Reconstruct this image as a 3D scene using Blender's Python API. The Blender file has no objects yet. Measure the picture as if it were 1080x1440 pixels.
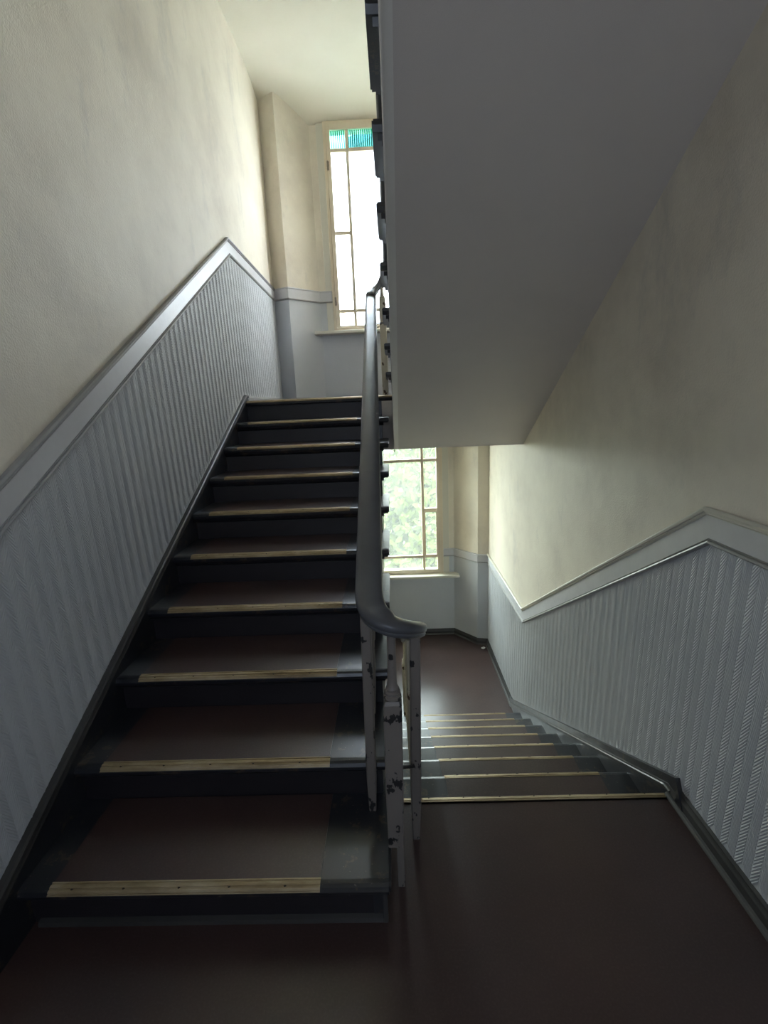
import bpy, bmesh, math, random
from mathutils import Vector, Matrix
random.seed(7)
S = bpy.context.scene
COL = S.collection

# ---------------------------------------------------------------- camera
def setup_camera():
    y, p, ro = -.0261, -.2214, -.0426
    F = Vector((math.sin(y)*math.cos(p), math.cos(y)*math.cos(p), math.sin(p)))
    rt = Vector((math.cos(y), -math.sin(y), 0)); up = rt.cross(F)
    c, s = math.cos(ro), math.sin(ro)
    R = c*rt + s*up; U = -s*rt + c*up
    M = Matrix((( R.x, U.x, -F.x, .0678), (R.y, U.y, -F.y, .0131), (R.z, U.z, -F.z, 1.609), (0, 0, 0, 1)))
    cd = bpy.data.cameras.new('camera'); co = bpy.data.objects.new('camera', cd); COL.objects.link(co)
    co.matrix_world = M
    cd.sensor_fit = 'VERTICAL'; cd.sensor_height = 24; cd.lens = 24*658.1/1440
    cd.clip_start = .02; cd.clip_end = 200
    S.camera = co
setup_camera()

# ---------------------------------------------------------------- world and light
W = bpy.data.worlds.new('sky'); S.world = W; W.use_nodes = True
n = W.node_tree.nodes; l = W.node_tree.links; n.clear()
tc = n.new('ShaderNodeTexCoord'); sp = n.new('ShaderNodeSeparateXYZ'); cr = n.new('ShaderNodeValToRGB')
bg = n.new('ShaderNodeBackground'); wo = n.new('ShaderNodeOutputWorld')
cr.color_ramp.elements[0].position = 0.0; cr.color_ramp.elements[0].color = (.85, .915, 1, 1)
cr.color_ramp.elements[1].position = .8; cr.color_ramp.elements[1].color = (.76, .86, 1, 1)
l.new(tc.outputs['Generated'], sp.inputs[0]); l.new(sp.outputs['Z'], cr.inputs[0])
l.new(cr.outputs[0], bg.inputs[0]); l.new(bg.outputs[0], wo.inputs[0])
bg.inputs[1].default_value = 6.0
S.view_settings.view_transform = 'Standard'; S.view_settings.look = 'None'
S.view_settings.exposure = 2.45; S.view_settings.gamma = 1; S.view_settings.use_curve_mapping = False
def portal(cx, cz, w, h):
    d = bpy.data.lights.new('sky_portal', 'AREA'); d.shape = 'RECTANGLE'; d.size = w; d.size_y = h
    d.cycles.is_portal = True
    o = bpy.data.objects.new('sky_portal', d); COL.objects.link(o)
    o.location = (cx, 5.86, cz); o.rotation_euler = (math.radians(-90), 0, 0)
    return o
portal(.045, 3.515, 1.2, 2.1)
portal(.045, .475, 1.2, 1.95)
p_fill = portal(0, 1.75, 1.5, 1.2); p_fill.location.y = -1.56; p_fill.rotation_euler.x = math.radians(90)  # portal of the added window behind the viewer

# ---------------------------------------------------------------- helpers
def tag(o, label=None, cat=None, group=None, kind=None):
    if label: o['label'] = label
    if cat: o['category'] = cat
    if group: o['group'] = group
    if kind: o['kind'] = kind
    return o
def empty(name, loc=(0, 0, 0)):
    o = bpy.data.objects.new(name, None); COL.objects.link(o); o.location = loc
    o.empty_display_size = .1
    return o
def link(name, me, m=None, parent=None):
    o = bpy.data.objects.new(name, me); COL.objects.link(o)
    if m is not None and not me.materials: me.materials.append(m)
    if parent is not None:
        o.parent = parent
        q = parent; v = Vector((0, 0, 0))
        while q is not None: v += q.location; q = q.parent
        o.location = -v
    return o
class MB:
    def __init__(s): s.bm = bmesh.new()
    def faces(s, vs, fs):
        b = [s.bm.verts.new(v) for v in vs]
        for f in fs:
            try: s.bm.faces.new([b[i] for i in f])
            except ValueError: pass
        return s
    def box(s, x0, x1, y0, y1, z0, z1):
        v = [(x, y, z) for z in (z0, z1) for y in (y0, y1) for x in (x0, x1)]
        return s.faces(v, [(0, 2, 3, 1), (4, 5, 7, 6), (0, 1, 5, 4), (2, 6, 7, 3), (0, 4, 6, 2), (1, 3, 7, 5)])
    def prism(s, poly, axis, a, b):
        # poly: 2-D points in the two other axes (in order x,y,z without axis)
        n = len(poly)
        def p(q, t):
            q = list(q); q.insert('xyz'.index(axis), t); return q
        v = [p(q, a) for q in poly] + [p(q, b) for q in poly]
        f = [tuple(range(n))[::-1], tuple(range(n, 2*n))] + [(i, (i+1) % n, (i+1) % n + n, i+n) for i in range(n)]
        return s.faces(v, f)
    def loft(s, rings, cap=True, closed=True):
        n = len(rings[0]); v = [p for r in rings for p in r]; f = []
        for i in range(len(rings)-1):
            for j in range(n if closed else n-1):
                k = (j+1) % n
                f.append((i*n+j, i*n+k, (i+1)*n+k, (i+1)*n+j))
        if cap: f += [tuple(range(n))[::-1], tuple(range((len(rings)-1)*n, len(rings)*n))]
        return s.faces(v, f)
    def build(s, name, m, parent=None, smooth=0, bevel=0):
        bmesh.ops.recalc_face_normals(s.bm, faces=s.bm.faces)
        if bevel:
            bmesh.ops.bevel(s.bm, geom=[e for e in s.bm.edges if e.is_manifold and e.calc_face_angle(0) > .6], offset=bevel, segments=2, profile=.5, affect='EDGES')
        me = bpy.data.meshes.new(name); s.bm.to_mesh(me); s.bm.free()
        o = link(name, me, m, parent)
        if smooth:
            for p in me.polygons: p.use_smooth = True
            try: me.set_sharp_from_angle(angle=math.radians(smooth))
            except Exception: pass
        return o
def struct(name, mb, m, label=None, parent=None, **k):
    o = mb.build(name, m, parent, **k); o['kind'] = 'structure'
    if label: o['label'] = label
    return o
def sweep(path, prof, fixed, flip=1):
    """profile (m, f): m along the mitred perpendicular of the polyline, f along the fixed vector"""
    F = Vector(fixed).normalized(); P = [Vector(p) for p in path]; rings = []
    for i, p in enumerate(P):
        ts = []
        if i > 0: ts.append((P[i]-P[i-1]).normalized())
        if i < len(P)-1: ts.append((P[i+1]-P[i]).normalized())
        ps = [F.cross(t).normalized()*flip for t in ts]
        m = sum(ps, Vector()); m = m/max(m.dot(ps[0]), .2)
        rings.append([p + a*m + b*F for a, b in prof])
    return MB().loft(rings)
def smooth_path(pts, n):
    P = [Vector(p) for p in pts]; P = [2*P[0]-P[1]] + P + [2*P[-1]-P[-2]]; out = []
    for i in range(1, len(P)-2):
        a, b, c, d = P[i-1:i+3]
        for k in range(n):
            t = k/n
            out.append(.5*((2*b)+(c-a)*t+(2*a-5*b+4*c-d)*t*t+(3*b-a-3*c+d)*t**3))
    out.append(P[-2]); return out

# ---------------------------------------------------------------- materials
def mat(name, col, rough=.6, metal=0, spec=.5, nodes=None):
    m = bpy.data.materials.new(name); m.use_nodes = True
    nt = m.node_tree; b = nt.nodes['Principled BSDF']
    b.inputs['Base Color'].default_value = (*col, 1); b.inputs['Roughness'].default_value = rough
    b.inputs['Metallic'].default_value = metal; b.inputs['Specular IOR Level'].default_value = spec
    if nodes: nodes(nt, b)
    return m
def N(nt, t, **k):
    o = nt.nodes.new('ShaderNode'+t)
    for a, v in k.items():
        if a.startswith('i_'): o.inputs[a[2:].replace('_', ' ')].default_value = v
        else: setattr(o, a, v)
    return o
def noise(nt, scale, detail=4, rough=.5, vec=None, stretch=None):
    tc = N(nt, 'TexCoord'); v = tc.outputs['Object']
    if stretch:
        mp = N(nt, 'Mapping'); mp.inputs['Scale'].default_value = stretch
        nt.links.new(v, mp.inputs[0]); v = mp.outputs[0]
    detail = max(0, min(detail, math.log2(max(240/scale, 1))))   # nothing finer than a few millimetres
    t = N(nt, 'TexNoise'); t.inputs['Scale'].default_value = scale; t.inputs['Detail'].default_value = detail
    t.inputs['Roughness'].default_value = rough
    nt.links.new(v, t.inputs['Vector']); return t.outputs['Fac']
def ramp(nt, fac, stops, interp='LINEAR'):
    r = N(nt, 'ValToRGB'); r.color_ramp.interpolation = interp
    e = r.color_ramp.elements
    while len(e) < len(stops): e.new(.5)
    for i, (p, c) in enumerate(stops):
        e[i].position = p; e[i].color = (*c, 1) if len(c) == 3 else c
    nt.links.new(fac, r.inputs[0]); return r.outputs[0]
def bump(nt, b, h, strength, dist, prev=None):
    u = N(nt, 'Bump'); u.inputs['Strength'].default_value = strength; u.inputs['Distance'].default_value = dist
    nt.links.new(h, u.inputs['Height'])
    if prev: nt.links.new(prev, u.inputs['Normal'])
    nt.links.new(u.outputs[0], b.inputs['Normal']); return u.outputs[0]
def mixc(nt, fac, a, b):
    m = N(nt, 'Mix', data_type='RGBA')
    for s, v in ((m.inputs['Factor'], fac), (m.inputs['A'], a), (m.inputs['B'], b)):
        if hasattr(v, 'links'): nt.links.new(v, s)
        elif isinstance(v, tuple): s.default_value = (*v, 1)
        else: s.default_value = v
    return m.outputs['Result']

def plaster(c, c2, grain=260, bs=.5, mottled=.5):
    def f(nt, b):
        a = noise(nt, 1.3, 6, .62)
        col = ramp(nt, a, [(.35, c2), (.62, c)])
        nt.links.new(col, b.inputs['Base Color'])
        g = noise(nt, grain, 3, .6); p = bump(nt, b, g, bs, .0012)
        g2 = noise(nt, 14, 4, .5); bump(nt, b, g2, .35, .004, p)
    return f
def stained(nt, b):
    big = noise(nt, .9, 7, .66)
    col = ramp(nt, big, [(.36, (.68, .61, .51)), (.5, (.79, .72, .605)), (.64, (.85, .785, .66))])
    sm = noise(nt, 3.1, 8, .75, stretch=(1, 1, .45))
    m = ramp(nt, sm, [(.56, (0, 0, 0)), (.70, (.42, .42, .42))])
    col = mixc(nt, m, col, (.50, .47, .43))
    sp_ = noise(nt, 55, 2, .5); m2 = ramp(nt, sp_, [(.77, (0, 0, 0)), (.79, (.6, .6, .6))])
    col = mixc(nt, m2, col, (.36, .33, .30))
    nt.links.new(col, b.inputs['Base Color'])
    g = noise(nt, 150, 3, .6); p = bump(nt, b, g, .5, .0025)
    g2 = noise(nt, 11, 4, .5); bump(nt, b, g2, .35, .006, p)
M = {}
M['wall_cream'] = mat('wall_cream', (.7, .69, .6), .62, nodes=stained)
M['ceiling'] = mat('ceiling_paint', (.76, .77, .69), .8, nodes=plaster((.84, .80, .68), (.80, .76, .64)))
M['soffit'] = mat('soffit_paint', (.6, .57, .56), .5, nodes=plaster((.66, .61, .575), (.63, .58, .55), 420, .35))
M['grey_smooth'] = mat('grey_wall_paint', (.5, .54, .57), .5, nodes=plaster((.59, .605, .635), (.55, .57, .60), 300, .3))
def herring(nt, b):
    bump(nt, b, noise(nt, 400, 2, .5), .3, .0008)
    a = noise(nt, 1.6, 6, .6)
    c = ramp(nt, a, [(.35, (.54, .555, .58)), (.65, (.59, .605, .63))])
    sm = noise(nt, 26, 3, .6); mk = ramp(nt, sm, [(.72, (0, 0, 0)), (.78, (.3, .3, .3))])
    nt.links.new(mixc(nt, mk, c, (.33, .34, .34)), b.inputs['Base Color'])
M['herring'] = mat('herringbone_wallpaper', (.5, .53, .56), .5, nodes=herring)
def band(nt, b):
    a = noise(nt, 2.2, 7, .65)
    c = ramp(nt, a, [(.36, (.58, .575, .59)), (.6, (.66, .655, .675))])
    sm = noise(nt, 16, 5, .7); mk = ramp(nt, sm, [(.68, (0, 0, 0)), (.72, (.5, .5, .5))])
    nt.links.new(mixc(nt, mk, c, (.40, .385, .35)), b.inputs['Base Color'])
    bump(nt, b, noise(nt, 30, 3, .5), .2, .002)
M['band'] = mat('dado_band_paint', (.56, .56, .58), .4, nodes=band)
M['bead'] = mat('moulding_paint', (.42, .42, .42), .42, nodes=plaster((.40, .40, .41), (.30, .29, .27), 90, .3))
def dark(nt, b):
    a = noise(nt, 4, 4, .55)
    c = ramp(nt, a, [(.35, (.014, .015, .020)), (.65, (.024, .025, .031))])
    # scuffs: paint rubbed down to brown wood
    sm = noise(nt, 13, 9, .74); mk = ramp(nt, sm, [(.575, (0, 0, 0)), (.63, (.8, .8, .8))])
    c = mixc(nt, mk, c, (.085, .062, .042))
    sp_ = noise(nt, 95, 3, .6); mk2 = ramp(nt, sp_, [(.73, (0, 0, 0)), (.76, (.7, .7, .7))])
    c = mixc(nt, mk2, c, (.15, .14, .125))
    nt.links.new(c, b.inputs['Base Color'])
    r = ramp(nt, noise(nt, 14, 4, .6), [(.3, (.285, .285, .285)), (.7, (.36, .36, .36))])
    b.inputs['Specular IOR Level'].default_value = .8
    nt.links.new(r, b.inputs['Roughness'])
    p = bump(nt, b, noise(nt, 30, 3, .5), .10, .0015); bump(nt, b, mk, -.25, .001, p)
M['dark'] = mat('dark_stair_paint', (.03, .032, .04), .32, nodes=dark)
def riserm(nt, b):
    a = noise(nt, 5, 6, .6, stretch=(.3, 1, 1))
    nt.links.new(ramp(nt, a, [(.35, (.017, .0145, .0175)), (.65, (.026, .022, .0265))]), b.inputs['Base Color'])
    bump(nt, b, noise(nt, 60, 4, .6, stretch=(.15, 1, 1)), .25, .0015)
M['riser'] = mat('dark_riser_paint', (.035, .033, .04), .42, nodes=riserm)
M['base'] = mat('baseboard_paint', (.07, .068, .066), .38, nodes=plaster((.068, .065, .066), (.040, .038, .036), 60, .3))
M['shoe'] = mat('quarter_round_paint', (.23, .225, .21), .35, nodes=plaster((.13, .128, .12), (.09, .087, .082), 60, .2))
def lino(nt, b):
    a = noise(nt, 2.2, 4, .55)
    c = ramp(nt, a, [(.3, (.047, .027, .025)), (.5, (.060, .034, .031)), (.72, (.076, .044, .040))])
    s = noise(nt, 140, 4, .7); c2 = mixc(nt, ramp(nt, s, [(.45, (0, 0, 0)), (.75, (.16, .16, .16))]), c, (.16, .11, .095))
    sp_ = noise(nt, 38, 4, .7); c3 = mixc(nt, ramp(nt, sp_, [(.80, (0, 0, 0)), (.86, (.4, .4, .4))]), c2, (.04, .03, .03))
    nt.links.new(c3, b.inputs['Base Color'])
    nt.links.new(ramp(nt, noise(nt, 4, 3, .5), [(.3, (.285, .285, .285)), (.7, (.34, .34, .34))]), b.inputs['Roughness'])
    b.inputs['Specular IOR Level'].default_value = .75
    bump(nt, b, noise(nt, 160, 2, .5), .05, .0006)
M['lino'] = mat('brown_linoleum', (.11, .07, .06), .34, nodes=lino)
def brass(nt, b):
    a = noise(nt, 9, 7, .7, stretch=(.35, 1, 1))
    c = ramp(nt, a, [(.32, (.23, .165, .09)), (.5, (.41, .315, .185)), (.68, (.54, .45, .31))])
    nt.links.new(c, b.inputs['Base Color'])
    nt.links.new(ramp(nt, noise(nt, 30, 4, .6), [(.3, (.34, .34, .34)), (.7, (.5, .5, .5))]), b.inputs['Roughness'])
M['brass'] = mat('worn_brass', (.5, .4, .22), .42, .45, nodes=brass)
M['nail'] = mat('rusty_nail', (.06, .045, .035), .5, .6)
def post(c, chip_lo, chip=(.02, .019, .02)):
    def f(nt, b):
        a = noise(nt, 2.5, 5, .6, stretch=(1, 1, .4))
        col = ramp(nt, a, [(.35, tuple(x*.86 for x in c)), (.65, c)])
        s = noise(nt, 21, 5, .62, stretch=(1, 1, .6)); mk = ramp(nt, s, [(chip_lo, (0, 0, 0)), (chip_lo+.012, (1, 1, 1))])
        nt.links.new(mixc(nt, mk, col, chip), b.inputs['Base Color'])
        bump(nt, b, mk, -.5, .0012)
    return f
M['post'] = mat('chipped_paint_shaded', (.42, .39, .36), .42, nodes=post((.235, .205, .185), .585))  # same post paint toned dark for the shaded near posts; chips are wear
M['lit_post'] = mat('chipped_paint_lit', (.62, .57, .45), .45, nodes=post((.64, .59, .47), .60, (.10, .06, .035)))  # same post paint toned pale for the window-lit posts further off
def railm(nt, b):
    a = noise(nt, 7, 6, .6)
    nt.links.new(ramp(nt, a, [(.35, (.088, .090, .099)), (.65, (.108, .110, .120))]), b.inputs['Base Color'])
    s = noise(nt, 18, 8, .75, stretch=(1, .5, 1)); 
    nt.links.new(ramp(nt, s, [(.35, (.285, .285, .285)), (.7, (.38, .38, .38))]), b.inputs['Roughness'])
    bump(nt, b, noise(nt, 22, 4, .6), .10, .002)
M['rail'] = mat('slate_grey_gloss_paint', (.06, .064, .072), .3, nodes=railm)
M['string'] = mat('white_string_paint', (.66, .65, .62), .4, nodes=plaster((.82, .80, .76), (.74, .71, .67), 70, .2))
M['frame'] = mat('cream_window_paint', (.70, .63, .51), .4, nodes=plaster((.82, .73, .58), (.70, .59, .45), 50, .25))
M['casing'] = mat('casing_paint', (.72, .69, .60), .45, nodes=plaster((.73, .70, .61), (.68, .65, .56), 60, .2))
M['iron'] = mat('black_iron', (.03, .03, .035), .4, .7)
M['hinge'] = mat('painted_hinge', (.30, .25, .19), .5)
M['paper'] = mat('white_paper', (.85, .84, .8), .8)
def glass(name, tint, trans, reed=False):
    m = bpy.data.materials.new(name); m.use_nodes = True; nt = m.node_tree; nt.nodes.clear()
    out = N(nt, 'OutputMaterial'); tp = N(nt, 'BsdfTransparent'); tl = N(nt, 'BsdfTranslucent'); gl = N(nt, 'BsdfGlossy')
    mx = N(nt, 'MixShader'); mx2 = N(nt, 'MixShader')
    tp.inputs[0].default_value = (*tint, 1); tl.inputs[0].default_value = (*tint, 1); gl.inputs['Roughness'].default_value = .25
    mx.inputs[0].default_value = 1-trans; mx2.inputs[0].default_value = .05
    if reed:
        tc = N(nt, 'TexCoord'); wv = N(nt, 'TexWave', bands_direction='X'); wv.inputs['Scale'].default_value = 14
        wv.inputs['Distortion'].default_value = .6
        nt.links.new(tc.outputs['Object'], wv.inputs[0])
        c = ramp(nt, wv.outputs['Fac'], [(.2, (.03, .20, .17)), (.5, (.14, .48, .40)), (.9, (.45, .80, .70))])
        nt.links.new(c, tp.inputs[0]); nt.links.new(c, tl.inputs[0])
    else:
        fz = noise(nt, 90, 3, .6); fz2 = noise(nt, 5, 5, .6)
        mm = N(nt, 'Math', operation='MULTIPLY'); nt.links.new(fz, mm.inputs[0]); nt.links.new(fz2, mm.inputs[1])
        r = ramp(nt, mm.outputs[0], [(.1, ((1-trans)*1.35,)*3), (.45, ((1-trans)*.65,)*3)])
        nt.links.new(r, mx.inputs[0])
        bp_ = N(nt, 'Bump'); bp_.inputs['Strength'].default_value = .4; bp_.inputs['Distance'].default_value = .002
        nt.links.new(fz, bp_.inputs['Height']); nt.links.new(bp_.outputs[0], tl.inputs['Normal']); nt.links.new(bp_.outputs[0], gl.inputs['Normal'])
    nt.links.new(tp.outputs[0], mx.inputs[1]); nt.links.new(tl.outputs[0], mx.inputs[2])
    nt.links.new(mx.outputs[0], mx2.inputs[1]); nt.links.new(gl.outputs[0], mx2.inputs[2]); nt.links.new(mx2.outputs[0], out.inputs[0])
    return m
M['frosted'] = glass('frosted_glass', (.98, .995, .99), .86)
M['frosted_green'] = glass('old_frosted_glass', (.945, .98, .915), .965)
M['fill_glass'] = glass('fill_window_glass', (.28, .293, .315), .93)  # dim panes for the added fill-light window
M['reeded'] = glass('reeded_teal_glass', (.5, .9, .82), .975, True)
def leafm(nt, b):
    a = noise(nt, 1.2, 5, .7)
    nt.links.new(ramp(nt, a, [(.35, (.030, .046, .008)), (.5, (.043, .062, .012)), (.66, (.062, .080, .018))]), b.inputs['Base Color'])
    b.inputs['Specular IOR Level'].default_value = .1
M['leaf'] = mat('leaf_green', (.12, .25, .05), .85, nodes=leafm)
M['bark'] = mat('bark', (.08, .06, .045), .9)
M['grass'] = mat('yard_ground', (.16, .18, .12), .9, nodes=plaster((.18, .2, .13), (.12, .13, .1), 20, .5))
M['render'] = mat('pale_house_render', (.8, .8, .78), .8, nodes=plaster((.82, .82, .8), (.76, .76, .74), 60, .2))
M['slate'] = mat('blue_grey_slate', (.10, .12, .17), .5, nodes=plaster((.11, .13, .19), (.08, .09, .13), 30, .3))
M['verge'] = mat('verge_board_paint', (.06, .075, .13), .6)

# ---------------------------------------------------------------- dimensions
R_, G = .17, .3212
XL, XR, YB = -1.185, 1.165, 5.735
Y0 = -1.35                          # wall behind the viewer
YN = lambda k: 1.189+(k-1)*G        # left flight, rising away, nosing of tread k
YD = lambda k: 1.676+.3095*k        # right flight, descending away, nosing k at z=-k*R_
YU = lambda k: 4.515-.325*k         # upper right flight, rising toward the viewer
UP = 1.70; LO = -1.36
LPATH = [(XL, 5.54), (-1.01, 5.46), (-.71, YB)]
RPATH = [(.79, YB), (1.04, 5.45), (XR, 5.42)]

# ---------------------------------------------------------------- setting: walls
wl = struct('wall_left', MB().box(XL-.22, XL, Y0-.2, 5.95, -2.2, 5.3), M['wall_cream'], 'left stairwell wall, stained cream plaster above a grey dado')
wr = struct('wall_right', MB().box(XR, XR+.22, Y0-.2, 5.95, -2.2, 5.3), M['wall_cream'], 'right stairwell wall, cream plaster above a grey herringbone dado')
WX0, WX1 = -.56, .65
WU = (2.47, 4.56); WD = (-.50, 1.42)
mb = MB()
YO = 5.93
mb.box(XL, WX0, YB, YO, -2.2, 5.3).box(WX1, XR, YB, YO, -2.2, 5.3)
mb.box(WX0, WX1, YB, YO, -2.2, WD[0]).box(WX0, WX1, YB, YO, WD[1], WU[0]).box(WX0, WX1, YB, YO, WU[1], 5.3)
mb.prism([LPATH[0], LPATH[1], LPATH[2], (XL, YB)], 'z', -2.2, 5.3)
mb.prism([RPATH[0], RPATH[1], RPATH[2], (XR, YB)], 'z', -2.2, 5.3)
wb = struct('wall_back', mb, M['wall_cream'], 'far wall with splayed corners and two windows one above the other')
FX = (-.75, .75, 1.15, 2.35)
struct('wall_front', MB().box(XL, FX[0], Y0-.2, Y0, -2.2, 5.3).box(FX[1], XR, Y0-.2, Y0, -2.2, 5.3).box(FX[0], FX[1], Y0-.2, Y0, -2.2, FX[2]).box(FX[0], FX[1], Y0-.2, Y0, FX[3], 5.3), M['wall_cream'], 'wall behind the viewer with an added fill-light window')
# grey wainscot skins, a few millimetres proud of the plaster
def nos(y): return .245+.513*(y-1.137)
LP = None
tl = [(Y0, 1.25), (1.20, 1.25), (4.05, 2.86), (5.54, 2.82)]
LP = [(Y0, .05)] + [(.93, .05)] + [(.95, .13), (4.06, 1.735), (5.54, 1.72)] + tl[::-1]
mb = MB().prism(LP, 'x', XL, XL+.004)
struct('wainscot', mb, M['herring'], 'grey embossed herringbone wallpaper below the sloping dado band', wl)
def stz(y): return .085-.549*(y-1.676)
rt_top = [(Y0, 1.16), (1.627, 1.16), (3.85, -.235), (5.42, -.225)]
RP = [(Y0, .05), (1.70, .05), (4.14, -1.30), (5.42, -1.30)] + rt_top[::-1]
mb = MB().prism(RP, 'x', XR, XR-.004)
struct('wainscot', mb, M['herring'], 'grey embossed herringbone wallpaper below the right dado band', wr)
def inside(p, poly):
    c = False; j = len(poly)-1
    for i in range(len(poly)):
        a, b = poly[i], poly[j]
        if (a[1] > p[1]) != (b[1] > p[1]) and p[0] < (b[0]-a[0])*(p[1]-a[1])/(b[1]-a[1])+a[0]: c = not c
        j = i
    return c
def ribs(x, sg, poly, parent):
    # embossed herringbone: short raised ridges in zigzag columns
    w, dz, sl, h = .035, .0145, 1.3, .0019
    ys = [p[0] for p in poly]; zs = [p[1] for p in poly]; vs, fs = [], []
    rnd = random.Random(3)
    i0 = int(min(ys)//w)-1; i1 = int(max(ys)//w)+2
    for i in range(i0, i1):
        d = 1 if i % 2 else -1; off = rnd.uniform(0, dz)
        z = min(zs)-.1+off
        while z < max(zs)+.1:
            z += dz
            for_y = i*w
            ya, yb = for_y+.0015, for_y+w-.0015
            za, zb = (z, z+sl*w) if d > 0 else (z+sl*w, z)
            lean = -.05*(z+1)
            ya += lean; yb += lean
            if ya < -.2: continue
            if not (inside((ya, za), poly) and inside((yb, zb), poly)): continue
            b = len(vs); hw = dz*.42; hh = h*rnd.uniform(.75, 1.1)*(1 if d < 0 else .8)
            vs += [(x, ya, za-hw), (x, yb, zb-hw), (x+sg*hh, ya+.002, za), (x+sg*hh, yb-.002, zb), (x, ya, za+hw), (x, yb, zb+hw)]
            fs += [(b, b+1, b+3, b+2), (b+2, b+3, b+5, b+4), (b, b+2, b+4), (b+1, b+5, b+3)]
    me = bpy.data.meshes.new('embossed_ribs'); me.from_pydata(vs, [], fs); me.update()
    o = link('embossed_ribs', me, M['herring'], parent); o['kind'] = 'stuff'
def skin(path, z0, z1, th, flip):
    pr = [(0, z0), (th, z0), (th, z1), (0, z1)]
    return sweep([(x, y, 0) for x, y in path], pr, (0, 0, 1), flip)
full = LPATH + RPATH
for z0, z1, zs in ((UP, 2.85, 2.46), (LO, -.25, -.51)):
    a = [LPATH[0], LPATH[1], LPATH[2], (WX0-.005, YB)]; b = [(WX1+.005, YB)] + RPATH
    struct('wainscot', skin(full, z0, zs, .004, -1), M['grey_smooth'], None, wb)
    struct('wainscot', skin(a, zs, z1, .004, -1), M['grey_smooth'], None, wb)
    struct('wainscot', skin(b, zs, z1, .004, -1), M['grey_smooth'], None, wb)

ribs(XL+.004, 1, LP, wl.children[0])
ribs(XR-.004, -1, RP, wr.children[0])

# ceiling with a soft cove toward the window wall
mb = MB().prism([(Y0, 5.3), (Y0, 4.77), (5.0, 4.77), (5.3, 4.755), (5.5, 4.70), (5.64, 4.62), (5.74, 4.54), (5.95, 4.54), (5.95, 5.3)], 'x', XL, XR)
struct('ceiling', mb, M['ceiling'], 'pale ceiling over the upper half landing', smooth=50)
# slab of the next storey over the viewer
struct('ceiling', MB().prism([(XL, Y0), (XR, Y0), (XR, 1.30), (.06, 1.30), (.06, 1.0), (XL, 1.0)], 'z', 2.84, 3.06), M['ceiling'], 'underside of the next storey landing overhead')

# floors
struct('floor', MB().prism([(XL, Y0), (XR, Y0), (XR, 1.655), (.055, 1.655), (.055, 1.60), (XL, 1.60)], 'z', -.28, 0), M['lino'], 'storey landing floor of dark brown linoleum in the foreground')
struct('floor', MB().box(XL, XR, 4.0, YB, LO-.2, LO), M['lino'], 'lower half landing floor of brown linoleum under the green window')
struct('floor', MB().box(XL, XR, Y0, YB, -2.3, -2.1), M['lino'], 'floor of the storey below, down the stairwell gap')
mb = MB().box(XL, XR, 4.115, YB, 1.47, UP)
struct('floor', mb, M['lino'], 'upper half landing floor under the tall white window')
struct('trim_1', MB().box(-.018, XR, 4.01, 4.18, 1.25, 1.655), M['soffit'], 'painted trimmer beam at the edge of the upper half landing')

# ---------------------------------------------------------------- skirting
BASE = [(0, 0), (.020, 0), (.020, .045), (.016, .052), (.013, .060), (.013, .066), (.006, .075), (0, .075)]
QR = [(.016, 0), (.034, 0), (.0325, .007), (.028, .013), (.016, .017)]
def skirting(name, path, z, flip, label, shoe=True):
    P = [(x, y, z) for x, y in path]
    b = struct(name, sweep(P, BASE, (0, 0, 1), flip), M['base'], label)
    if shoe: struct('quarter_round', sweep(P, QR, (0, 0, 1), flip), M['shoe'], 'pale grey quarter round along the floor', b)
    return b
skirting('baseboard_right', [(XR, Y0), (XR, 1.66)], 0, 1, 'dark skirting at the foot of the right wall in the foreground')
skirting('baseboard_left', [(XL, Y0), (XL, .98)], 0, -1, 'dark skirting at the foot of the left wall in the foreground')
skirting('baseboard_back', [(XR, 4.14), RPATH[2], RPATH[1], RPATH[0], LPATH[2], LPATH[1], LPATH[0]], LO, 1, 'dark skirting around the lower half landing')
bu = struct('baseboard_back', sweep([(XL, 4.08, UP), (XL, 5.54, UP), (-1.01, 5.46, UP), (-.71, YB, UP), (.79, YB, UP), (1.04, 5.45, UP), (XR, 5.42, UP)], [(0, 0), (.018, 0), (.018, .03), (.010, .045), (0, .05)], (0, 0, 1), -1), M['bead'], 'light grey skirting around the upper half landing')

# ---------------------------------------------------------------- dado bands
def dado(name, path, fixed, flip, label, h=.115, cap='bead'):
    """path = upper edge; fixed = outward normal for slopes in a wall plane"""
    b = struct(name, sweep(path, [(0, 0), (0, .012), (-h, .012), (-h, 0)], fixed, flip), M['band'], label)
    struct('cap_moulding', sweep(path, [(.004, 0), (.006, .020), (-.001, .026), (-.009, .024), (-.010, .018), (-.015, .020), (-.020, .016), (-.022, .010), (-.022, 0)], fixed, flip), M[cap], None, b)
    struct('lower_moulding', sweep(path, [(-h-.006, 0), (-h-.006, .015), (-h+.000, .021), (-h+.006, .018), (-h+.008, .013), (-h+.013, .016), (-h+.016, .010), (-h+.016, 0)], fixed, flip), M['bead'], None, b)
    return b
dado('trim_2', [(XL, Y0, 1.335), (XL, 1.29, 1.335), (XL, 4.03, 2.945), (XL, 5.53, 2.905)], (1, 0, 0), 1, 'light grey dado band climbing the left wall with the stairs')
dado('trim_3', [(XR, Y0, 1.215), (XR, 1.632, 1.215), (XR, 3.885, -.185), (XR, 5.42, -.175)], (-1, 0, 0), -1, 'light grey dado band dropping along the right wall then level', cap='casing')  # paler cap paint stands in for light on the top edge
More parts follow.
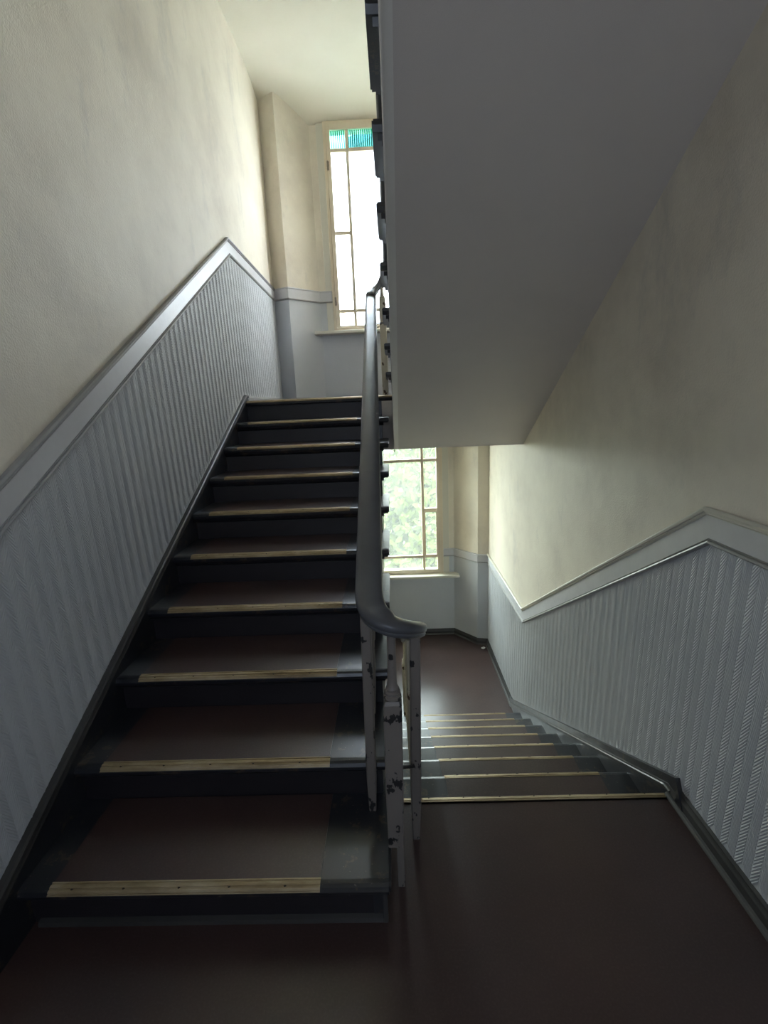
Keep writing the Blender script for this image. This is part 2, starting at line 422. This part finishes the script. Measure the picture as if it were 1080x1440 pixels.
def hband(name, path, z1, h, flip, label):
    P = [(x, y, 0) for x, y in path]
    b = struct(name, sweep(P, [(0, z1-h), (.017, z1-h), (.017, z1), (0, z1)], (0, 0, 1), flip), M['band'], label)
    struct('cap_moulding', sweep(P, [(0, z1-.012), (.021, z1-.012), (.025, z1-.004), (.021, z1+.004), (0, z1+.006)], (0, 0, 1), flip), M['band'], None, b)
    struct('lower_moulding', sweep(P, [(0, z1-h-.006), (.019, z1-h-.004), (.024, z1-h+.003), (.019, z1-h+.010), (0, z1-h+.012)], (0, 0, 1), flip), M['bead'], None, b)
hband('trim_4', [LPATH[0], LPATH[1], LPATH[2], (WX0-.005, YB)], 2.905, .115, -1, 'grey dado band around the splayed corner left of the upper window')
hband('trim_5', [(WX1+.005, YB)] + RPATH, 2.905, .115, -1, 'grey dado band right of the upper window')
hband('trim_6', [(WX1+.005, YB)] + RPATH, -.185, .095, -1, 'grey dado band around the splayed corner right of the lower window')
hband('trim_7', [LPATH[0], LPATH[1], LPATH[2], (WX0-.005, YB)], -.185, .095, -1, 'grey dado band left of the lower window')

# ---------------------------------------------------------------- windows
def window(name, z0, z1, bars_side, bars_mid, zg0, zg1, glass_m, top_m, label, slabel):
    root = empty(name, (.045, YB, z0)); tag(root, label, kind='structure')
    fy0, fy1 = 5.705, 5.775
    def ring(x0, x1, za, zb, w, y0, y1, wb_=None, wt=None):
        wb_ = w if wb_ is None else wb_; wt = w if wt is None else wt
        m = MB(); m.box(x0, x0+w, y0, y1, za, zb).box(x1-w, x1, y0, y1, za, zb)
        m.box(x0+w, x1-w, y0, y1, za, za+wb_).box(x0+w, x1-w, y0, y1, zb-wt, zb); return m
    gx0, gx1 = -.485, .576
    ring(WX0, WX1, z0, z1, .032, fy0, fy1+.06).build('frame', M['frame'], root, bevel=.003)
    sw = gx0-(WX0+.034)
    m = MB(); sx0, sx1 = WX0+.034, WX1-.034
    m.box(sx0, gx0, 5.69, 5.735, z0+.033, z1-.033).box(gx1, sx1, 5.69, 5.735, z0+.033, z1-.033)
    m.box(gx0, gx1, 5.69, 5.735, z0+.033, zg0).box(gx0, gx1, 5.69, 5.735, zg1, z1-.033)
    m.build('sash', M['frame'], root, bevel=.003)
    mu = [(-.327, -.293), (.388, .422)]
    for a, b in mu:
        MB().box(a, b, 5.70, 5.73, zg0, zg1).build('glazing_bar', M['frame'], root, bevel=.004)
    cols = [(gx0, mu[0][0], bars_side), (mu[0][1], mu[1][0], bars_mid), (mu[1][1], gx1, bars_side)]
    for x0, x1, bars in cols:
        zz = [zg0] + [q for b in bars for q in (b-.018, b+.018)] + [zg1]
        for b in bars: MB().box(x0, x1, 5.70, 5.73, b-.018, b+.018).build('glazing_bar', M['frame'], root, bevel=.004)
        for i in range(0, len(zz), 2):
            mm = top_m if i == len(zz)-2 else glass_m
            MB().box(x0-.004, x1+.004, 5.713, 5.717, zz[i]-.004, zz[i+1]+.004).build('pane', mm, root)
    MB().box(WX0-.075, WX0+.002, YB-.012, YB+.002, z0-.0, z1+.05).box(WX1-.002, WX1+.075, YB-.012, YB+.002, z0, z1+.05).box(WX0+.002, WX1-.002, YB-.012, YB+.002, z1-.002, z1+.05).build('casing', M['casing'], root, bevel=.003)
    MB().box(WX0-.22, WX1+.19, 5.60, YB+.05, z0-.034, z0).build('window_sill', M['casing'], root, bevel=.008)
    for zz in (z0+.32, z1-.42):
        h = MB()
        for j in range(3):
            cx, cy, c0 = WX0+.036, 5.684, zz-.045+j*.031
            ringp = lambda r, z: [(cx+r*math.cos(t*math.pi/5), cy+r*math.sin(t*math.pi/5), z) for t in range(10)]
            h.loft([ringp(.006, c0), ringp(.009, c0+.003), ringp(.009, c0+.024), ringp(.006, c0+.027)])
        h.box(WX0+.036, WX0+.050, 5.684, 5.69, zz-.04, zz+.04)
        o = h.build('hinge', M['hinge'], root, smooth=40); o['label'] = 'dark metal hinge on the cream frame'
    return root
w1 = window('window_1', WU[0], WU[1], [2.685, 3.49, 4.285], [2.685, 4.285], 2.53, 4.47, M['frosted'], M['reeded'], 'tall white frosted window with teal top panes above the upper half landing', '')
w2 = window('window_2', WD[0], WD[1], [-.27, .336, .954], [-.27, .954], -.44, 1.35, M['frosted_green'], M['frosted_green'], 'frosted window showing green foliage above the lower half landing', '')
m = MB()
for x0, x1, z0, z1 in ((.419, .431, -.254, .32), (.564, .576, -.254, .32)): m.box(x0, x1, 5.685, 5.70, z0, z1)
m.box(.431, .564, 5.685, 5.70, .308, .32).box(.431, .564, 5.685, 5.70, -.254, -.242)
m.build('vent_sash', M['frame'], w2)

w_fill = empty('fill_window', (0, Y0, FX[2])); tag(w_fill, 'added fill-light window, unseen, in the wall behind the viewer', kind='structure')  # window added out of view to brighten the near landing
m = MB(); m.box(FX[0], FX[0]+.05, Y0-.12, Y0-.05, FX[2], FX[3]).box(FX[1]-.05, FX[1], Y0-.12, Y0-.05, FX[2], FX[3]).box(FX[0]+.05, FX[1]-.05, Y0-.12, Y0-.05, FX[2], FX[2]+.05).box(FX[0]+.05, FX[1]-.05, Y0-.12, Y0-.05, FX[3]-.05, FX[3]).box(-.02, .02, Y0-.12, Y0-.05, FX[2]+.05, FX[3]-.05)
m.build('frame', M['frame'], w_fill)
for a, b in ((FX[0]+.05, -.02), (.02, FX[1]-.05)): MB().box(a, b, Y0-.087, Y0-.083, FX[2]+.05, FX[3]-.05).build('pane', M['fill_glass'], w_fill)

# ---------------------------------------------------------------- stair pieces
def nose_profile(y, z, s, depth, th=.042):
    """tread section in (y, z); nosing edge at y, projecting toward s (-1 = toward viewer)"""
    f = y + s*.028; b = y - s*depth
    pts = [(b, z), (y, z), (y+s*.013, z-.002), (y+s*.022, z-.007), (f, z-.019), (y+s*.026, z-.032), (y+s*.018, z-th), (b, z-th)]
    return pts
def strip_profile(y, z, s, e=.0034):
    """ribbed brass nosing lying over the rounded edge"""
    base = [(y-s*.004, z+.001), (y+s*.011, z-.0008), (y+s*.022, z-.006), (y+s*.0285, z-.0155)]
    top = []
    for i in range(len(base)-1):
        (a0, b0), (a1, b1) = base[i], base[i+1]
        dx, dz = a1-a0, b1-b0; L = math.hypot(dx, dz); nx, nz = (-dz/L, dx/L)
        if nz*1 < 0 and i < 2: nx, nz = -nx, -nz
        if nx*s < 0 and i == 2: nx, nz = -nx, -nz
        for t in (0.05, .3, .35, .6, .65, .95):
            h = e if t in (.05, .3, .65, .95) else e*.2
            top.append((a0+dx*t+nx*h, b0+dz*t+nz*h))
    return base[::-1] + top
def strip(x0, x1, y, z, s, parent):
    return MB().prism(strip_profile(y, z, s), 'x', x0, x1).build('nosing_strip', M['brass'], parent)
def nails(x0, x1, y, z, s, parent, n=5):
    m = MB()
    for i in range(n):
        cx = x0+(x1-x0)*(i+.35+.1*random.random())/n; cy = y+s*.017; cz = z-.0025
        m.loft([[(cx+r*math.cos(t*math.pi/3), cy+r*math.sin(t*math.pi/3), cz+h+s*0-.35*r*math.sin(t*math.pi/3)*(-s)) for t in range(6)] for r, h in ((.0042, -.002), (.0042, .0015), (.002, .003))])
    o = m.build('nails', M['nail'], parent, smooth=40); o['kind'] = 'stuff'; return o

# ---- left flight, rising to the upper half landing
fl = empty('stair_flight', (-.6, 1.19, 0))
tag(fl, 'dark painted stairs on the left climbing to the tall window, brown runners and brass nosings', 'stairs')
XT = -1.168
for k in range(1, 10):
    y, z = YN(k), k*R_
    xe = .006+.0035*k
    # tread board with a return nosing past the string on the right
    m = MB().prism(nose_profile(y, z, -1, G+.012), 'x', XT, -.018)
    ret = [(y+.395, z), (y, z), (y-.013, z-.002), (y-.022, z-.007), (y-.028, z-.019), (y-.026, z-.032), (y-.018, z-.042), (y+.385, z-.042), (y+.395, z-.02)]
    m.prism(ret, 'x', -.018, xe-.006)
    m.prism([(a+(.004 if a < y else -.004), b-(.004 if b > z-.01 else -.006)) for a, b in ret], 'x', xe-.006, xe)
    t = m.build('tread', M['dark'], fl)
    # scotia under the nosing
    MB().prism([(y+.012, z-.042), (y-.014, z-.042), (y-.010, z-.050), (y+.000, z-.060), (y+.012, z-.066)], 'x', XT, -.004).build('scotia', M['dark'], t)
    MB().box(-1.066, -.213, y+.002, y+G-.002+.010, z, z+.0028).build('runner', M['lino'], t)
    strip(-1.069, -.2103, y, z, -1, t)
    if k <= 6: nails(-1.06, -.22, y, z, -1, t)
    MB().box(XT, -.05, y+.012, y+.032, z-R_, z-.042).build('riser', M['riser'], fl)
y, z = YN(10), UP
MB().box(XT, -.05, y+.012, y+.032, z-R_, z-.042).build('riser', M['riser'], fl)
m = MB().prism(nose_profile(y, z, -1, .05), 'x', XT, .08); t = m.build('landing_nosing', M['dark'], fl)
strip(XT, .078, y, z, -1, t)
# cut string on the open side
top = [(1.20, 0.0)]
for k in range(1, 10): top += [(YN(k)+.010, k*R_-.043), (YN(k+1)+.010, k*R_-.043)]
top += [(YN(10)+.01, UP-.043), (4.11, UP-.043), (4.11, 1.36), (4.0, 1.25), (1.62, -.02), (1.58, 0.0)]
MB().prism(top, 'x', -.05, -.018).build('stringer', M['dark'], fl)
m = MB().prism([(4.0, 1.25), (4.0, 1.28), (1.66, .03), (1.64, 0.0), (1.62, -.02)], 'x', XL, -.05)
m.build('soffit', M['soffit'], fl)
# wall string
bot = lambda y_: nos(y_)-.30
m = MB().prism([(.955, .0), (.955, nos(.955)), (4.075, nos(4.075)), (4.11, 1.752), (4.11, 1.68), (4.11, 1.45), (1.3, 0.0)], 'x', XL, XT)
sg = m.build('wall_string', M['dark'], fl)
P = [(XL, .955, nos(.955)), (XL, 4.075, nos(4.075)), (XL, 4.13, 1.752)]
sweep(P, [(-.050, 0), (-.050, .019), (-.044, .024), (-.036, .024), (-.030, .020), (-.026, .020), (-.018, .030), (-.006, .030), (.000, .024), (.002, .012), (.002, 0)], (1, 0, 0), 1).build('string_cap', M['base'], sg, smooth=35)
# quarter round at the foot of the first riser
P = [(XT+.02, YN(1)+.012, 0), (-.006, YN(1)+.012, 0)]
m = sweep(P, [(0, 0), (.017, 0), (.013, .012), (0, .017)], (0, 0, 1), -1)
m.box(-.018, -.004, YN(1)-.006, YN(1)+.012, 0, R_-.045)
m.build('quarter_round', M['base'], fl)

# ---- right flight, descending to the lower half landing
fd = empty('stair_flight', (.6, 1.68, -.6))
tag(fd, 'dark painted stairs on the right going down to the green window, with brass nosings', 'stairs')
XA, XB = .085, 1.142
for k in range(0, 8):
    y, z = YD(k), -k*R_
    if k == 0:
        t = MB().prism(nose_profile(y-.028, z, 1, .012), 'x', XA-.03, XB).build('landing_nosing', M['dark'], fd)
        strip(.045, XB-.004, y-.028, z, 1, t); nails(.1, XB, y-.028, z, 1, t, 7)
    else:
        t = MB().prism(nose_profile(y-.028, z, 1, .3095-.004), 'x', XA-.045, XB).build('tread', M['dark'], fd)
        MB().box(.262, 1.003, y-.028-.3035+.012, y-.032, z, z+.0028).build('runner', M['lino'], t)
        strip(.257, 1.005, y-.028, z, 1, t); nails(.26, 1.0, y-.028, z, 1, t)
        if k <= 3: nails(.26, 1.0, y-.028, z, 1, t)
    MB().box(XA, XB, y-.066, y-.048, z-R_, z-.042).build('riser', M['riser'], fd)
top = [(1.665, -.28), (1.665, -.043)]
for k in range(0, 8): top += [(YD(k)-.05, -k*R_-.043), (YD(k)-.05, -(k+1)*R_-.043)] if k < 7 else [(YD(k)-.05, -k*R_-.043), (YD(k)-.05, LO)]
top += [(3.45, LO)]
top = [(1.625, -.30), (1.625, -.043)] + top[2:]
MB().prism(top, 'x', XA, XA+.03).build('stringer', M['string'], fd)
m = MB().prism([(1.55, 0), (1.62, stz(1.62)), (1.676, stz(1.676)), (4.14, stz(4.14)), (4.22, -1.285), (4.22, LO), (3.55, LO)], 'x', XB, XR)
sg = m.build('wall_string', M['dark'], fd)
P = [(XR, 1.60, .078), (XR, 1.665, .081), (XR, 4.12, stz(4.12)), (XR, 4.18, -1.286)]
sweep(P, [(-.055, 0), (-.055, .024), (-.050, .026), (-.044, .025), (-.040, .0235), (-.026, .0235), (-.020, .017), (-.010, .017), (.000, .011), (.002, 0)], (-1, 0, 0), -1).build('string_cap', M['base'], sg, smooth=35)
sweep([(XR, 1.64, .026), (XR, 1.68, .022), (XR, 4.14, stz(4.14)-.056)], [(0, .02), (0, .028), (.008, .030), (.011, .026), (.011, .02)], (-1, 0, 0), -1).build('string_bead', M['shoe'], sg)

# ---- upper right flight, rising toward the viewer overhead
fu = empty('stair_flight', (.6, 4.2, 1.7))
tag(fu, 'stair flight overhead on the right seen from below with a smooth grey underside', 'stairs')
for k in range(1, 9):
    y, z = YU(k), UP+k*R_
    m = MB().prism(nose_profile(y-.028, z, 1, .325-.008 if k < 8 else .5), 'x', .078, XR)
    ret = [(y-.405, z), (y-.036, z), (y-.018, z-.003), (y-.006, z-.010), (y, z-.022), (y-.004, z-.034), (y-.012, z-.042), (y-.395, z-.042), (y-.405, z-.02)]
    m.prism(ret, 'x', .034, .078)
    m.prism([(a+(-.004 if a > y-.1 else .004), b-(.004 if b > z-.01 else -.006)) for a, b in ret], 'x', .028, .034)
    # return scotia beneath, stepped
    m.prism([(y-.02, z-.042), (y-.385, z-.042), (y-.375, z-.062), (y-.03, z-.062)], 'x', .050, .078)
    m.prism([(y-.03, z-.062), (y-.375, z-.062), (y-.365, z-.078), (y-.04, z-.078)], 'x', .066, .078)
    m.build('tread', M['dark'], fu)
    MB().box(.11, XR, y-.066, y-.048, z-R_, z-.042).build('riser', M['riser'], fu)
SOF = [(4.02, 1.250), (1.34, 2.843)]
top = [(4.16, 1.25), (4.16, UP-.002)]
for k in range(1, 9): top += [(YU(k)-.05, UP+(k-1)*R_-.043 if k > 1 else UP-.002), (YU(k)-.05, UP+k*R_-.043)]
top += [(1.34, UP+8*R_-.043), SOF[1], SOF[0]]
s_ = MB().prism(top, 'x', .078, .11).build('stringer', M['string'], fu)
s_['label'] = 'white painted string with dark tread ends above'
sweep([(.078, 4.0, 1.262), (.078, 1.36, 2.832)], [(0, 0), (0, .008), (.03, .008), (.034, .004), (.034, 0)], (-1, 0, 0), -1).build('string_bead', M['string'], s_)
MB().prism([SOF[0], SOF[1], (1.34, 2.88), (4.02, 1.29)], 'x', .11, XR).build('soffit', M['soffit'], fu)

# ---------------------------------------------------------------- railing
rl = empty('stair_railing', (.02, 1.3, 0))
tag(rl, 'chipped posts, paint toned shaded near and lit far, carrying a slate grey handrail between the two flights', 'railing')
def rail_section(w, h, n=20):
    pts = []
    # broad flattened top, beaded waist, narrower underside
    prof = [(-.5, .10), (-.485, .30), (-.42, .42), (-.26, .49), (0, .52), (.26, .49), (.42, .42), (.485, .30), (.5, .10), (.47, -.08), (.43, -.13), (.44, -.20), (.41, -.36), (.30, -.46), (0, -.50), (-.30, -.46), (-.41, -.36), (-.44, -.20), (-.43, -.13), (-.47, -.08)]
    return [(a*w, b*h) for a, b in prof]
def sweep_rail(path, w, h, name, mtl, parent, taper=None):
    P = [Vector(p) for p in path]; rings = []
    for i, p in enumerate(P):
        t = (P[min(i+1, len(P)-1)]-P[max(i-1, 0)]).normalized()
        side = t.cross(Vector((0, 0, 1)))
        if side.length < .05: side = rings_side
        side.normalize(); rings_side = side
        up = side.cross(t).normalized()
        sc = taper(i/(len(P)-1)) if taper else 1
        rings.append([p + side*a*sc + up*b*sc for a, b in rail_section(w, h)])
    return MB().loft(rings).build(name, mtl, parent, smooth=60)
rz = lambda y_: .321+.529*y_-.029
rx = lambda y_: -.028-.0165*(y_-1.46)
main = [(rx(y_), y_, rz(y_)) for y_ in (4.06, 3.6, 3.0, 2.4, 1.9, 1.6, 1.46)]
turn = [(rx(1.38)+.001, 1.385, 1.030), (-.014, 1.33, 1.006), (.010, 1.295, .995), (.043, 1.283, .980), (.077, 1.302, .960), (.100, 1.345, .934), (.111, 1.41, .900), (.113, 1.5, .852)]
down = [(.113, 1.60, .800), (.112, 2.2, .471), (.110, 3.0, .032), (.110, 3.8, -.407)]
upt = [(.085, 3.75, 2.92), (.085, 3.95, 2.815), (.080, 4.10, 2.73), (.055, 4.19, 2.665), (.005, 4.215, 2.60), (-.045, 4.19, 2.545), (-.068, 4.13, 2.50)]
far_up = [(.085, 1.75, 4.00)]
path = smooth_path(far_up + upt + main + turn + down, 10)
hr = sweep_rail(path, .088, .052, 'handrail', M['rail'], rl)
hr['label'] = 'glossy slate grey handrail with worn edges'

def baluster(x, y, z0, z1, w=.034, m_=None, lean=0, name='baluster'):
    rings = []
    for z, sc in ((z0, .72), (z0+.03, .78), (z0+.14, .98), (z0+.20, 1.0), (z1-.1, 1.0), (z1, .96)):
        a = w*sc/2; c = a*.72; xx = x+lean*(z-z0)
        rings.append([(xx+p, y+q, z) for p, q in ((-c, -a), (c, -a), (a, -c), (a, c), (c, a), (-c, a), (-a, c), (-a, -c))])
    return MB().loft(rings).build(name, m_ or M['post'], rl)
for k in range(1, 10):
    yb = YN(k)+.262
    baluster(rx(yb)-.029, yb, k*R_, rz(yb)-.028, .035, lean=.014)
for k in range(0, 7):
    if k == 0: baluster(.100, 1.489, 0, .845, .038, lean=.02)
    else:
        yb = YD(k)-.15
        zr = .800-.5487*(yb-1.60)
        baluster(.104, yb, -k*R_, zr-.028, .032, M['lit_post'])
for k in range(1, 8):
    yb = YU(k)-.18
    baluster(.088, yb, UP+k*R_, 2.92+.54*(3.75-yb)-.03, .030, M['lit_post'])

def newel(x, y, z_foot, z_shaft0, z_shaft1, z_top, w=.058, mtl=None, lean=0):
    a = w/2; mtl = mtl or M['post']
    c = a*.88

    r8 = lambda s, z: [(x+lean*(z-z_shaft0)+p*s, y+q*s, z) for p, q in ((-c, -a), (c, -a), (a, -c), (a, c), (c, a), (-c, a), (-a, c), (-a, -c))]
    m = MB().loft([r8(.86, z_shaft0), r8(.90, z_shaft0+.06), r8(1.0, z_shaft0+.22), r8(1.0, z_shaft1-.03), r8(.97, z_shaft1-.012), r8(.80, z_shaft1)])
    n_ = m.build('newel_post', mtl, rl)
    if z_foot < z_shaft0:
        MB().box(x+.003, x+a*.86, y-.018, y+.02, z_foot, z_shaft0).build('post_foot', mtl, n_)
    prof = [(.024, 0), (.028, .004), (.028, .010), (.022, .014), (.026, .018), (.026, .025), (.020, .029), (.021, .036), (.016, .044), (.0145, .06), (.0135, .14), (.014, z_top-z_shaft1)]
    rings = [[(x+lean*(z_shaft1-z_shaft0)+lean*h+r*math.cos(t*math.pi/10), y+r*math.sin(t*math.pi/10), z_shaft1+h) for t in range(20)] for r, h in prof]
    MB().loft(rings).build('turned_neck', mtl, n_, smooth=35)
    return n_
newel(.027, 1.315, 0, .172, .720, .965, lean=.016)
newel(.018, 4.20, UP, UP, 2.47, 2.585, .056, M['lit_post'])
newel(.100, 3.93, LO, LO+.0, -.70, -.49, .06, M['lit_post'])
def rod(p, q, r=.004):
    p, q = Vector(p), Vector(q); t = (q-p).normalized(); u = t.orthogonal().normalized(); v = t.cross(u)
    m = MB().loft([[c+rr*(u*math.cos(a*math.pi/4)+v*math.sin(a*math.pi/4)) for a in range(8)] for c, rr in ((p, r), (p+t*.006, r), (p.lerp(q, .5), r*1.0), (q, r))])
    o = m.build('tie_rod', M['iron'], rl, smooth=50); return o
rod((.040, 1.33, .448), (.100, 1.475, .326), .006)
rod((-.066, 3.95, 2.252), (.022, 4.18, 2.291), .005)

# ---------------------------------------------------------------- litter on the lower landing
def paper():
    bm = bmesh.new(); bmesh.ops.create_icosphere(bm, subdivisions=2, radius=.026)
    for v in bm.verts:
        v.co *= random.uniform(.55, 1.15); v.co.z = max(v.co.z*.75, -.012)
    me = bpy.data.meshes.new('paper_scrap'); bm.to_mesh(me); bm.free()
    o = link('paper_scrap', me, M['paper']); o.location = (1.083, 5.30, LO+.012)
    tag(o, 'small crumpled white paper scrap on the lower landing floor by the corner', 'litter')
    return o
paper()

# ---------------------------------------------------------------- outside
struct('ground', MB().box(-30, 30, YO+.02, 60, -3.3, -3.0), M['grass'], 'courtyard ground outside the windows')
def house():
    # side wing with a deep roof overhang that crosses the top of the upper window
    h = empty('house', (5.4, 9.5, -3)); tag(h, 'neighbouring wing with blue grey roof edge crossing the top of the upper window', 'house')
    x0, x1, y0, y1 = 2.9, 8.5, 8.2, 13
    MB().prism([(x0, -3), (x1, -3), (x1, 6.2), (x0, 6.2)], 'y', y0, y1).build('walls', M['render'], h)
    xa, za, xm, zm = -.45, 5.15, 5.4, 7.80
    for sgn in (1, -1):
        e = (lambda x: x) if sgn > 0 else (lambda x: 2*xm-x)
        MB().prism([(e(xa), za), (e(xm), zm), (e(xm), zm+.10), (e(xa), za+.10)], 'y', 7.55, y1+.3).build('roof_slope', M['slate'], h)
        MB().prism([(e(xa), za-.04), (e(xm), zm-.04), (e(xm), zm+.11), (e(xa), za+.11)], 'y', 7.5, 7.55).build('verge_board', M['verge'], h)
    for cz in (-1.5, 1.5, 4.5):
        f = MB().box(5.2, 6.2, y0-.04, y0+.02, cz-.7, cz+.7).build('window_frame', M['render'], h)
        MB().box(5.28, 6.12, y0-.05, y0-.035, cz-.62, cz+.62).build('pane', M['verge'], f)
house()
def tree(x, y, z, r, h, n, seed, label):
    rnd = random.Random(seed); t = empty('tree', (x, y, -3)); tag(t, label, 'tree', 'trees outside the lower window')
    rings = [[(x+rr*math.cos(a*math.pi/4)+.1*math.sin(zz), y+rr*math.sin(a*math.pi/4), zz) for a in range(8)] for rr, zz in ((.16, -3), (.11, -1.5), (.09, z), (.03, z+h*.6))]
    MB().loft(rings).build('trunk', M['bark'], t, smooth=60)
    vs, fs = [], []
    for i in range(n):
        u = rnd.uniform(-1, 1); a = rnd.uniform(0, 2*math.pi); q = rnd.uniform(.45, 1)**.5; s = math.sqrt(1-u*u)
        c = Vector((x+r*q*s*math.cos(a), y+r*q*s*math.sin(a), z+h*q*u))
        d = Vector((rnd.gauss(0, 1), rnd.gauss(0, 1), rnd.gauss(0, 1))).normalized(); e = d.orthogonal().normalized()*rnd.uniform(.035, .06); d *= rnd.uniform(.06, .10)
        b = len(vs); vs += [c-d, c+e, c+d, c-e]; fs.append((b, b+1, b+2, b+3))
    o = MB().faces(vs, fs).build('foliage', M['leaf'], t); o['kind'] = 'stuff'
tree(.7, 9.4, -1.4, 1.9, 2.3, 22000, 1, 'leafy green tree close behind the lower window')
tree(-3.4, 10.0, -1.5, 1.9, 2.3, 12000, 2, 'leafy green tree left of the one close behind the lower window')
tree(4.6, 15.6, -1.2, 2.1, 2.4, 12000, 3, 'leafy green tree right of the one close behind the lower window')
